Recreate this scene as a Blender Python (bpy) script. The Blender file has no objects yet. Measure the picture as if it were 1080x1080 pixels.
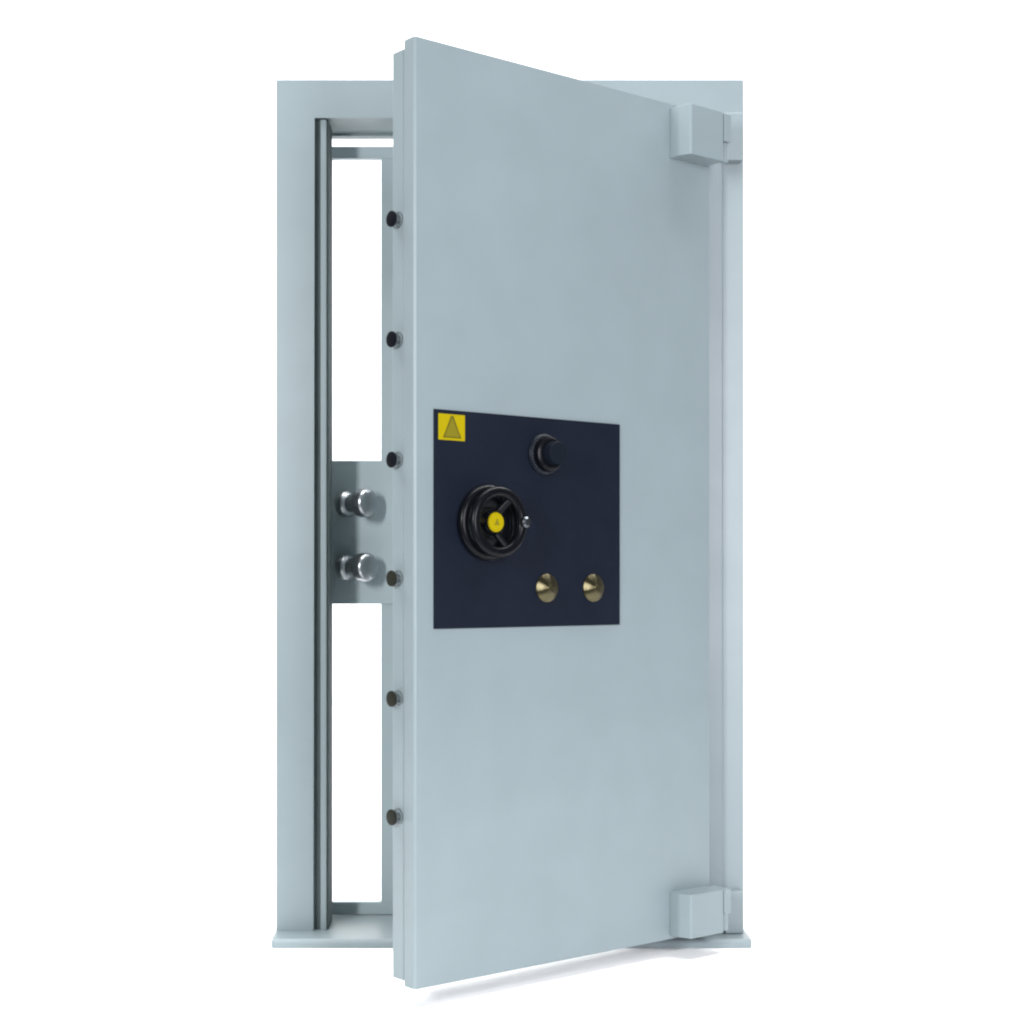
import bpy, bmesh, math
from mathutils import Vector, Matrix
S = bpy.context.scene
C = S.collection
R = math.radians
PI = math.pi

# ---------------------------------------------------------------- materials
DIM = .75
def new_mat(name):
    m = bpy.data.materials.new(name); m.use_nodes = True
    nt = m.node_tree
    return m, nt, nt.nodes['Principled BSDF']

def painted(name, col, rough=.38, spec=.5, mott=.05, bump=.04, scale=6.0, coat=0.0):
    if name != 'white_sweep_paper': col = tuple(c*DIM for c in col); spec *= .8
    m, nt, b = new_mat(name)
    N, L = nt.nodes, nt.links
    tc = N.new('ShaderNodeTexCoord')
    n1 = N.new('ShaderNodeTexNoise'); n1.inputs['Scale'].default_value = scale; n1.inputs['Detail'].default_value = 3
    L.new(tc.outputs['Object'], n1.inputs['Vector'])
    mr = N.new('ShaderNodeMapRange'); mr.inputs['From Min'].default_value = .3; mr.inputs['From Max'].default_value = .7
    mr.inputs['To Min'].default_value = 1-mott; mr.inputs['To Max'].default_value = 1+mott
    L.new(n1.outputs['Fac'], mr.inputs['Value'])
    vm = N.new('ShaderNodeVectorMath'); vm.operation = 'SCALE'; vm.inputs[0].default_value = col
    L.new(mr.outputs['Result'], vm.inputs['Scale']); L.new(vm.outputs['Vector'], b.inputs['Base Color'])
    # orange-peel of sprayed enamel
    n2 = N.new('ShaderNodeTexNoise'); n2.inputs['Scale'].default_value = 420; n2.inputs['Detail'].default_value = 2
    L.new(tc.outputs['Object'], n2.inputs['Vector'])
    bp = N.new('ShaderNodeBump'); bp.inputs['Strength'].default_value = bump; bp.inputs['Distance'].default_value = .0012
    L.new(n2.outputs['Fac'], bp.inputs['Height']); L.new(bp.outputs['Normal'], b.inputs['Normal'])
    mr2 = N.new('ShaderNodeMapRange'); mr2.inputs['To Min'].default_value = rough-.05; mr2.inputs['To Max'].default_value = rough+.05
    n3 = N.new('ShaderNodeTexNoise'); n3.inputs['Scale'].default_value = 9; n3.inputs['Detail'].default_value = 5
    L.new(tc.outputs['Object'], n3.inputs['Vector']); L.new(n3.outputs['Fac'], mr2.inputs['Value'])
    L.new(mr2.outputs['Result'], b.inputs['Roughness'])
    b.inputs['Specular IOR Level'].default_value = spec
    b.inputs['Coat Weight'].default_value = coat
    return m

def metal(name, col, rough=.25, aniso=0.0, scratch=.02):
    col = tuple(c*DIM for c in col)
    m, nt, b = new_mat(name)
    N, L = nt.nodes, nt.links
    b.inputs['Base Color'].default_value = (*col, 1); b.inputs['Metallic'].default_value = 1
    tc = N.new('ShaderNodeTexCoord')
    n = N.new('ShaderNodeTexNoise'); n.inputs['Scale'].default_value = 60
    L.new(tc.outputs['Object'], n.inputs['Vector'])
    mr = N.new('ShaderNodeMapRange'); mr.inputs['To Min'].default_value = max(.02, rough-.06); mr.inputs['To Max'].default_value = rough+.06
    L.new(n.outputs['Fac'], mr.inputs['Value']); L.new(mr.outputs['Result'], b.inputs['Roughness'])
    if aniso:
        b.inputs['Anisotropic'].default_value = aniso
        t = N.new('ShaderNodeTangent'); t.direction_type = 'RADIAL'; t.axis = 'Y'
        L.new(t.outputs['Tangent'], b.inputs['Tangent'])
        b.inputs['Anisotropic Rotation'].default_value = .25
    return m

PAINT = (0.2330, 0.2885, 0.3060)
M = {}
M['paint'] = painted('grey_enamel', PAINT, rough=.38, spec=.4, mott=.028, scale=7)
M['gate'] = painted('gate_lit_enamel', (.347, .424, .450), rough=.45, spec=.35, mott=.02, scale=5)  # the grey enamel, brightened in its colour to offset the dim recess
M['plate'] = painted('navy_plate', (.0040, .0074, .0165), rough=.55, spec=.17, mott=.1, bump=.12, scale=10)
M['black'] = painted('black_plastic', (.0025, .0032, .005), rough=.32, spec=.15, mott=.03, bump=.02)
M['dial'] = painted('dial_black', (.006, .009, .015), rough=.42, spec=.13, mott=.03, bump=.02)
M['tick'] = painted('dial_marks', (.10, .11, .12), rough=.5, mott=.02)
M['yellow'] = painted('yellow_vinyl', (.37, .295, .001), rough=.5, spec=.12, mott=.02, bump=.02)
M['olive'] = painted('label_print', (.18, .155, .003), rough=.55, spec=.3, mott=.02, bump=.02)
M['print'] = painted('dark_print', (.085, .075, .004), rough=.6, spec=.2, mott=.02)
M['chrome'] = metal('polished_steel', (.46, .49, .51), .33)
M['steel'] = metal('steel', (.34, .37, .39), .36)
M['gunmetal'] = metal('gunmetal', (.14, .155, .17), .3)
M['brass'] = metal('turned_brass', (.140, .124, .070), .33, aniso=.9)
M['boltend'] = painted('dark_reflection_bolt_end', (.003, .004, .007), rough=.5, spec=.1, mott=.1, bump=.02)  # dark reflection on the steel end put into its colour
M['boltend_reflect'] = painted('olive_reflection_bolt_end', (.014, .015, .0105), rough=.5, spec=.15, mott=.2, bump=.02)  # lower ends: a lighter olive reflection painted as colour
M['dark'] = painted('dark_gap', (.095, .120, .125), rough=.8, spec=.08, mott=.1)  # seal colour; on the jamb strip it stands for shade

# ---------------------------------------------------------------- mesh helpers
def box(bm, x0, x1, y0, y1, z0, z1, bev=.0, seg=3):
    r = bmesh.ops.create_cube(bm, size=1)
    vs = r['verts']
    for v in vs:
        v.co = Vector(((x0+x1)/2+v.co.x*(x1-x0), (y0+y1)/2+v.co.y*(y1-y0), (z0+z1)/2+v.co.z*(z1-z0)))
    if bev:
        es = list({e for v in vs for e in v.link_edges})
        bmesh.ops.bevel(bm, geom=es, offset=bev, segments=seg, profile=.5, affect='EDGES')

def prism_z(bm, pts, z0, z1, bev=0, seg=3):
    lo = [bm.verts.new((x, y, z0)) for x, y in pts]; hi = [bm.verts.new((x, y, z1)) for x, y in pts]
    fs = [bm.faces.new(hi), bm.faces.new(lo[::-1])]
    n = len(pts)
    for i in range(n):
        j = (i+1) % n
        fs.append(bm.faces.new((lo[i], lo[j], hi[j], hi[i])))
    if bev:
        es = list({e for f in fs for e in f.edges})
        bmesh.ops.bevel(bm, geom=es, offset=bev, segments=seg, profile=.5, affect='EDGES')

def lathe(bm, prof, n=48, cap=True):
    """prof: (radius, depth) pairs, spun about the local -Y axis (depth sticks out along -Y)."""
    rings = []
    for r, d in prof:
        if r < 1e-6: rings.append([bm.verts.new((0, -d, 0))])
        else: rings.append([bm.verts.new((r*math.cos(2*PI*k/n), -d, r*math.sin(2*PI*k/n))) for k in range(n)])
    for a, b in zip(rings, rings[1:]):
        for k in range(n):
            k2 = (k+1) % n
            if len(a) == 1: bm.faces.new((a[0], b[k], b[k2]))
            elif len(b) == 1: bm.faces.new((a[k], a[k2], b[0]))
            else: bm.faces.new((a[k], a[k2], b[k2], b[k]))
    if cap:
        for rg in (rings[0], rings[-1]):
            if len(rg) > 1: bm.faces.new(rg)

def torus(bm, Rr, r, d=0, n=64, m=16, squash=1.0, lobes=0, amp=0.0):
    g = []
    for i in range(n):
        a = 2*PI*i/n; row = []
        R2 = Rr+amp*math.cos(lobes*a)
        for j in range(m):
            b = 2*PI*j/m
            rr = R2+r*math.cos(b)
            row.append(bm.verts.new((rr*math.cos(a), -d+squash*r*math.sin(b), rr*math.sin(a))))
        g.append(row)
    for i in range(n):
        for j in range(m):
            bm.faces.new((g[i][j], g[(i+1) % n][j], g[(i+1) % n][(j+1) % m], g[i][(j+1) % m]))

def tube(bm, p, q, r0, r1=None, n=16):
    r1 = r0 if r1 is None else r1
    p, q = Vector(p), Vector(q); d = (q-p); rot = d.to_track_quat('Z', 'Y').to_matrix()
    a = [bm.verts.new(p+rot@Vector((r0*math.cos(2*PI*k/n), r0*math.sin(2*PI*k/n), 0))) for k in range(n)]
    b = [bm.verts.new(q+rot@Vector((r1*math.cos(2*PI*k/n), r1*math.sin(2*PI*k/n), 0))) for k in range(n)]
    for k in range(n):
        bm.faces.new((a[k], a[(k+1) % n], b[(k+1) % n], b[k]))
    bm.faces.new(a[::-1]); bm.faces.new(b)

def obj(name, bm, mat, parent=None, loc=(0, 0, 0), rot=(0, 0, 0), ang=35, label=None):
    bmesh.ops.recalc_face_normals(bm, faces=bm.faces)
    me = bpy.data.meshes.new(name); bm.to_mesh(me); bm.free()
    me.materials.append(mat)
    for p in me.polygons: p.use_smooth = True
    me.set_sharp_from_angle(angle=R(ang))
    o = bpy.data.objects.new(name, me); C.objects.link(o)
    o.location = loc; o.rotation_euler = rot
    if parent: o.parent = parent
    wn = o.modifiers.new('WeightedNormal', 'WEIGHTED_NORMAL'); wn.keep_sharp = True; wn.weight = 90
    if label: o['label'] = label
    return o

# ---------------------------------------------------------------- the studio sweep
def sweep():
    bm = bmesh.new()
    prof = [(-1.55, 0), (1.2, 0)]
    r = 1.0
    for k in range(1, 17):
        a = PI/2*k/16
        prof.append((1.2+r*math.sin(a), r-r*math.cos(a)))
    prof.append((2.2, 4.2))
    prev = None
    for y, z in prof:
        cur = [bm.verts.new((x, y, z)) for x in (-3.6, 3.8)]
        if prev: bm.faces.new((prev[0], prev[1], cur[1], cur[0]))
        prev = cur
    m = painted('white_sweep_paper', (.94, .94, .94), rough=.8, spec=.1, mott=.01, bump=.02, scale=2)
    o = obj('floor', bm, m); o['kind'] = 'structure'
    o['label'] = 'seamless white studio sweep under and behind the vault door'
    # make sure it faces up / to the camera
    return o
sweep()

# ---------------------------------------------------------------- the vault door
root = bpy.data.objects.new('vault_door', None); C.objects.link(root)
root.location = (0, 0, 0)
root['label'] = 'pale blue-grey steel vault door standing ajar in its frame, dark lock panel with a handwheel'
root['category'] = 'vault door'; root['kind'] = 'thing'

FX0, FX1 = -.508, .692          # outer edges of the frame
IX0, IX1 = -.411, .560          # frame face, inner edges
ZT, ZI = 2.2075, 2.111
SY = .184                       # depth of the jambs
SZ = .020                       # top of the sill

bm = bmesh.new()
outline = [(FX0, SZ), (IX0, SZ), (IX0, ZI), (IX1, ZI), (IX1, SZ), (FX1, SZ), (FX1, ZT), (FX0, ZT)]
fa = [bm.verts.new((x, 0, z)) for x, z in outline]; fb = [bm.verts.new((x, SY, z)) for x, z in outline]
bm.faces.new(fa); bm.faces.new(fb[::-1])
for k in range(8):
    bm.faces.new((fa[k], fa[(k+1) % 8], fb[(k+1) % 8], fb[k]))
bmesh.ops.bevel(bm, geom=bm.edges[:], offset=.0018, segments=2, profile=.5, affect='EDGES')
box(bm, IX0-.004, -.389, .070, SY-.002, SZ, ZI+.004, .001)   # rebate behind the seal groove
box(bm, IX0+.001, IX1-.001, .150, SY-.001, ZI-.0058, ZI+.004, .0012)   # lip at the back of the head
frame = obj('door_frame', bm, M['paint'], root)
# upright stop strip at the lock side
bm = bmesh.new(); box(bm, -.3955, -.3795, .008, .062, SZ+.001, ZI-.003, .0025)
obj('stop_strip', bm, M['paint'], frame)
# seal strip in the groove between post and stop strip
bm = bmesh.new(); box(bm, IX0+.001, -.3965, .022, .050, SZ+.003, ZI-.002)
obj('seal', bm, M['dark'], frame)
bm = bmesh.new(); box(bm, -.3793, -.3745, .018, .115, SZ+.003, ZI-.004, .001)  # added dark strip, paints the shade on the jamb's inner side
obj('jamb_shade_strip', bm, M['dark'], frame)
# hinge-side trim
bm = bmesh.new(); box(bm, .575, .638, -.009, -.0005, SZ+.02, ZI+.0, .004)
obj('trim_strip', bm, M['paint'], frame)
# sill
bm = bmesh.new()
yf = -.095
pts = [(yf, 0), (yf, .016), (yf+.006, .0215), (yf+.03, .0225), (SY+.04, .0225), (SY+.04, 0)]
lo = [bm.verts.new((FX0+.000, y, z)) for y, z in pts]; hi = [bm.verts.new((FX1+.004, y, z)) for y, z in pts]
bm.faces.new(lo); bm.faces.new(hi[::-1])
for i in range(len(pts)):
    j = (i+1) % len(pts); bm.faces.new((lo[i], lo[j], hi[j], hi[i]))
bmesh.ops.bevel(bm, geom=bm.edges[:], offset=.002, segments=2, affect='EDGES')
obj('sill', bm, M['paint'], root)

# ---- day gate behind the frame
GY0, GY1 = .190, .212
GZ0, GZ1 = .024, 2.089
gate_bm = bmesh.new()
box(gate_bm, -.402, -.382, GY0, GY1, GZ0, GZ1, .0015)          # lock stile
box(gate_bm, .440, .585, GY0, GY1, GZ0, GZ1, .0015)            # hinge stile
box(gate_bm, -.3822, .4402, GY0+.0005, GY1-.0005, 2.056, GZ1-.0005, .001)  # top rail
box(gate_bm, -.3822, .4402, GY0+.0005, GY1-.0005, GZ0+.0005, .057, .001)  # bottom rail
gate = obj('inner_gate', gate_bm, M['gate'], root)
for k in range(4):
    x = -.250+k*.1745
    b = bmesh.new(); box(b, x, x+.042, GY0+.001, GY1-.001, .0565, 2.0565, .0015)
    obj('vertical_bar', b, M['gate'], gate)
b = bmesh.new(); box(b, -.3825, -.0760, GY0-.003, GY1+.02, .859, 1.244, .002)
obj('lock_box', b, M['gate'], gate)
for z in (1.127, .957):
    kn = bmesh.new()
    # profile along the barrel: stem, rear flange, neck, front drum
    rot = math.atan2(.8, .6)      # axis (.8, -.6)
    lathe(kn, [(.0, -.012), (.016, -.012), (.016, .0), (.031, .0), (.0345, .003), (.0345, .018), (.031, .024),
               (.0240, .029), (.0240, .052), (.031, .056), (.0365, .062), (.0380, .068), (.0380, .086), (.0365, .092),
               (.0320, .0965), (.022, .0995), (.010, .1005), (0, .1007)], cap=False)
    obj('gate_knob', kn, M['chrome'], gate, loc=(-.352, .168, z), rot=(0, 0, rot))

# ---- the leaf, in its own turned frame: x along the leaf, -y out of its face
TH = R(38.35)
DP = (-.128, -.662, 0)
DR = (0, 0, TH)
W = .919
Z0, Z1 = .0425, 2.092
def dpart(name, bm, mat, parent=root, at=(0, 0, 0), **k):
    """place a part given in leaf coordinates"""
    v = Matrix.Rotation(TH, 3, 'Z') @ Vector(at)
    return obj(name, bm, mat, parent, loc=Vector(DP)+v, rot=DR, **k)
bm = bmesh.new()
def rounded(x0, x1, y0, y1, r, n=5):
    out = []
    for cx, cy, a0 in ((x0+r, y0+r, PI), (x1-r, y0+r, 1.5*PI), (x1-r, y1-r, 0), (x0+r, y1-r, .5*PI)):
        out += [(cx+r*math.cos(a0+PI/2*k/n), cy+r*math.sin(a0+PI/2*k/n)) for k in range(n+1)]
    return out
prism_z(bm, rounded(0, W, 0, .042, .007), Z0, Z1)
prism_z(bm, rounded(.0018, W-.03, .0415, .085, .004), .0535, 2.0745)
for zz in (Z0, Z1):
    es = [e for e in bm.edges if all(abs(v.co.z-zz) < 1e-5 for v in e.verts)]
    bmesh.ops.bevel(bm, geom=es, offset=.0014, segments=2, profile=.5, affect='EDGES')
leaf = dpart('door_leaf', bm, M['paint'])
bm = bmesh.new(); box(bm, .062, .85, .0855, .138, .12, 2.0, .003)
o = obj('boltwork_cover', bm, M['paint'], leaf)

# lock panel
bm = bmesh.new(); box(bm, .0505, .603, -.0045, .001, .8165, 1.2935, .0012, 2)
panel = dpart('lock_panel', bm, M['plate'])

# warning sticker
bm = bmesh.new(); box(bm, .0605, .1335, -.0052, -.0046, 1.2275, 1.2845)
st = dpart('warning_sticker', bm, M['yellow'])
bm = bmesh.new()
prism = [(.074, 1.233), (.122, 1.233), (.102, 1.281), (.094, 1.281)]
def tri(bm, pts, y0, y1):
    a = [bm.verts.new((x, y0, z)) for x, z in pts]; b = [bm.verts.new((x, y1, z)) for x, z in pts]
    bm.faces.new(a); bm.faces.new(b[::-1])
    for i in range(len(pts)):
        j = (i+1) % len(pts); bm.faces.new((a[i], b[i], b[j], a[j]))
tri(bm, prism, -.0056, -.0051)
ob = bmesh.new()
for p, q in (((.074, .098), (1.233, 1.281)), ((.122, .098), (1.233, 1.281)), ((.074, .122), (1.234, 1.234))):
    tube(ob, (p[0], -.0057, q[0]), (p[1], -.0057, q[1]), .0012, n=8)
for v in ob.verts: v.co.y = -.0057+(v.co.y+.0057)*.12
obj('warning_triangle', bm, M['olive'], st)
obj('triangle_outline', ob, M['print'], st)

# handwheel (origin on the panel face)
hb = bmesh.new()
lathe(hb, [(.060, 0), (.060, .003), (.036, .006), (.031, .012), (.026, .030)], cap=True)
wheel = dpart('handwheel', hb, M['gunmetal'], at=(.192, -.0045, 1.050))
bm = bmesh.new(); torus(bm, .0725, .0120, d=.013, squash=.9)
obj('rear_ring', bm, M['black'], wheel)
bm = bmesh.new(); torus(bm, .0670, .0118, d=.047, squash=.85)
obj('rim', bm, M['black'], wheel)
for k in range(3):
    a = R(55+120*k); c, s = math.cos(a), math.sin(a)
    b = bmesh.new(); tube(b, (c*.018, -.018, s*.018), (c*.065, -.045, s*.065), .0100, .0085)
    obj('spoke', b, M['black'], wheel)
bm = bmesh.new(); lathe(bm, [(.028, .016), (.029, .028), (.026, .034), (.0, .0345)])
obj('hub', bm, M['black'], wheel)
bm = bmesh.new(); lathe(bm, [(.0215, .030), (.0220, .0375), (.0200, .0395), (0, .0400)])
kb = bmesh.new(); lathe(kb, [(.006, .010), (.006, .020), (.011, .023), (.013, .029), (.012, .036), (.008, .040), (0, .041)], n=32)
for v in kb.verts: v.co.x += .0675; v.co.y += -.026; v.co.z += .001
obj('glint_knob', kb, M['gunmetal'], wheel)  # added knob, stands in for a glint at the wheel's right
cap = obj('hub_cap', bm, M['yellow'], wheel)
bm = bmesh.new(); tri(bm, [(-.006, -.006), (.007, -.006), (.0005, .008)], -.0406, -.0398)
obj('cap_mark', bm, M['olive'], wheel)

# combination dial
hb = bmesh.new()
lathe(hb, [(.047, 0), (.047, .006), (.044, .010), (.040, .012)], n=72)
dial = dpart('combination_dial', hb, M['dial'], at=(.362, -.0045, 1.2095))
bm = bmesh.new(); lathe(bm, [(.040, .012), (.0385, .026), (.034, .029), (.028, .030)], n=72)
obj('dial_ring', bm, M['black'], dial)
bm = bmesh.new(); n = 36
prof = [(.026, .029), (.0275, .033), (.0275, .050), (.0250, .054), (0, .0545)]
lathe(bm, prof, n=n*2)
for v in bm.verts:
    r = math.hypot(v.co.x, v.co.z)
    if r > .0262:
        a = math.atan2(v.co.z, v.co.x)
        if int(round(a/(2*PI)*n*2)) % 2: v.co.x *= .965; v.co.z *= .965
obj('dial_knob', bm, M['dial'], dial)
bm = bmesh.new()
for k in range(40):
    a = 2*PI*k/40; L_ = .0030 if k % 5 else .0050
    c, s = math.cos(a), math.sin(a)
    r0, r1 = .0425-L_*.5, .0425+L_*.2
    w = .0004
    p = [(c*r0-s*w, s*r0+c*w), (c*r1-s*w, s*r1+c*w), (c*r1+s*w, s*r1-c*w), (c*r0+s*w, s*r0-c*w)]
    tri(bm, p, -.0122, -.0108)
obj('dial_marks', bm, M['tick'], dial)
# key escutcheons
for u in (.3715, .5160):
    hb = bmesh.new()
    lathe(hb, [(.0325, 0), (.0325, .003)]+[(.0502*math.sin(a), .003+.0502*(math.cos(a)-math.cos(R(40)))) for a in [R(39-3*k) for k in range(11)]]+[(.0075, .0140), (.0068, .0150), (0, .0152)], n=72)
    e = dpart('key_escutcheon', hb, M['brass'], at=(u, -.0045, .9045))

# locking bolts on the free edge: axis points along -x of the leaf
for z in (1.707, 1.4455, 1.184, .926, .6645, .407):
    b = bmesh.new()
    lathe(b, [(.0180, -.004), (.0180, .0006), (.0168, .0008), (.0160, -.002), (.0095, -.002), (.0085, .005), (.0095, .007), (.0155, .0100), (.0160, .0150)], n=36, cap=False)
    v = Matrix.Rotation(TH, 3, 'Z') @ Vector((.0005, .062, z))
    bolt = obj('locking_bolt', b, M['steel'], root, loc=Vector(DP)+v, rot=(0, 0, TH-PI/2))
    b = bmesh.new()
    lathe(b, [(.0168, .0145), (.0176, .0160), (.0172, .0190), (.0155, .0200), (0, .0202)], n=36)
    obj('bolt_end', b, M['boltend' if z > 1 else 'boltend_reflect'], bolt)

# hinges
def hinge(za, zb, name='hinge'):
    """block on the leaf face near its hinge edge"""
    p = .062
    zm = za+(zb-za)*.56 if za > 1 else za+(zb-za)*.52
    bm = bmesh.new()
    prism_z(bm, [(.7745, .002), (.7745, -.030), (.7860, -p), (.9020, -p), (.9020, .002)], za, zb)
    up = [e for e in bm.edges if abs(e.verts[0].co.z-e.verts[1].co.z) > .01]
    bmesh.ops.bevel(bm, geom=up, offset=.005, segments=4, profile=.5, affect='EDGES')
    rim = [e for e in bm.edges if abs(e.verts[0].co.z-e.verts[1].co.z) < 1e-5]
    bmesh.ops.bevel(bm, geom=rim, offset=.0014, segments=2, profile=.5, affect='EDGES')
    h = dpart(name, bm, M['paint'])
    b = bmesh.new(); box(b, .9035, .928, -p, -.004, za+(zb-za)*.42, zb-.001, .0018)
    obj('knuckle', b, M['paint'], h)
    b = bmesh.new(); lathe_z(b, .0105, za+.002, za+(zb-za)*.405)
    pin = obj('hinge_pin', b, M['paint'], h)
    for v in pin.data.vertices: v.co.x += .9165; v.co.y += -.047
    return h
def lathe_z(bm, r, z0, z1, n=32):
    tube(bm, (0, 0, z0), (0, 0, z1), r, n=n)
h1 = hinge(1.957, 2.079)
h2 = hinge(.052, .158)
for za, zb in ((1.992, 2.113), (.0235, .131)):
    b = bmesh.new(); box(b, .640, .6845, -.034, .0, za, zb, .0018)
    obj('hinge_bracket', b, M['paint'], root)

# ---------------------------------------------------------------- light
def area(name, loc, target, sx, sy, power, col=(1, 1, 1), spread=180):
    d = bpy.data.lights.new(name, 'AREA'); d.shape = 'RECTANGLE'; d.size = sx; d.size_y = sy
    d.energy = power; d.color = col; d.spread = R(spread)
    o = bpy.data.objects.new(name, d); C.objects.link(o)
    o.location = loc
    o.rotation_euler = (Vector(target)-Vector(loc)).to_track_quat('-Z', 'Y').to_euler()
    return o
area('key_softbox', (-1.95, -4.2, 1.9), (-.1, 0, 1.1),  .4, 1.2, 168, (1, 1, 1))
area('right_softbox', (1.75, -4.7, 1.5), (.5, 0, 1.1), 1.1, 2.8, 270, (.965, .945, 1))
area('top_softbox', (-.6, -.1, 4.2), (-.6, -.1, 0), 4.4, 2.0, 220, (1, 1, 1), 140)
area('backdrop_light_a', (-1.9, .75, 3.9), (-.8, 2.1, .9), 2.0, .6, 45)
area('backdrop_light_b', (2.1, .75, 3.9), (1.0, 2.1, .9), 2.0, .6, 90)

w = bpy.data.worlds.new('World'); S.world = w; w.use_nodes = True
bg = w.node_tree.nodes['Background']; bg.inputs[0].default_value = (.9, .95, 1, 1); bg.inputs[1].default_value = .25

# ---------------------------------------------------------------- camera
cam = bpy.data.cameras.new('Camera'); co = bpy.data.objects.new('Camera', cam); C.objects.link(co)
co.location = (0, -4.052, .92); co.rotation_euler = (PI/2, 0, 0)
cam.sensor_width = 36; cam.lens = 1665/1080*36
cam.shift_x = (540-500)/1080; cam.shift_y = (613-540)/1080
cam.clip_end = 100
S.camera = co
S.render.engine = 'CYCLES'
S.cycles.use_denoising = True
S.cycles.filter_width = 2.2
S.cycles.max_bounces = 8
S.view_settings.view_transform = 'Standard'; S.view_settings.look = 'None'
S.view_settings.exposure = 0; S.view_settings.gamma = 1
S.view_settings.use_curve_mapping = False
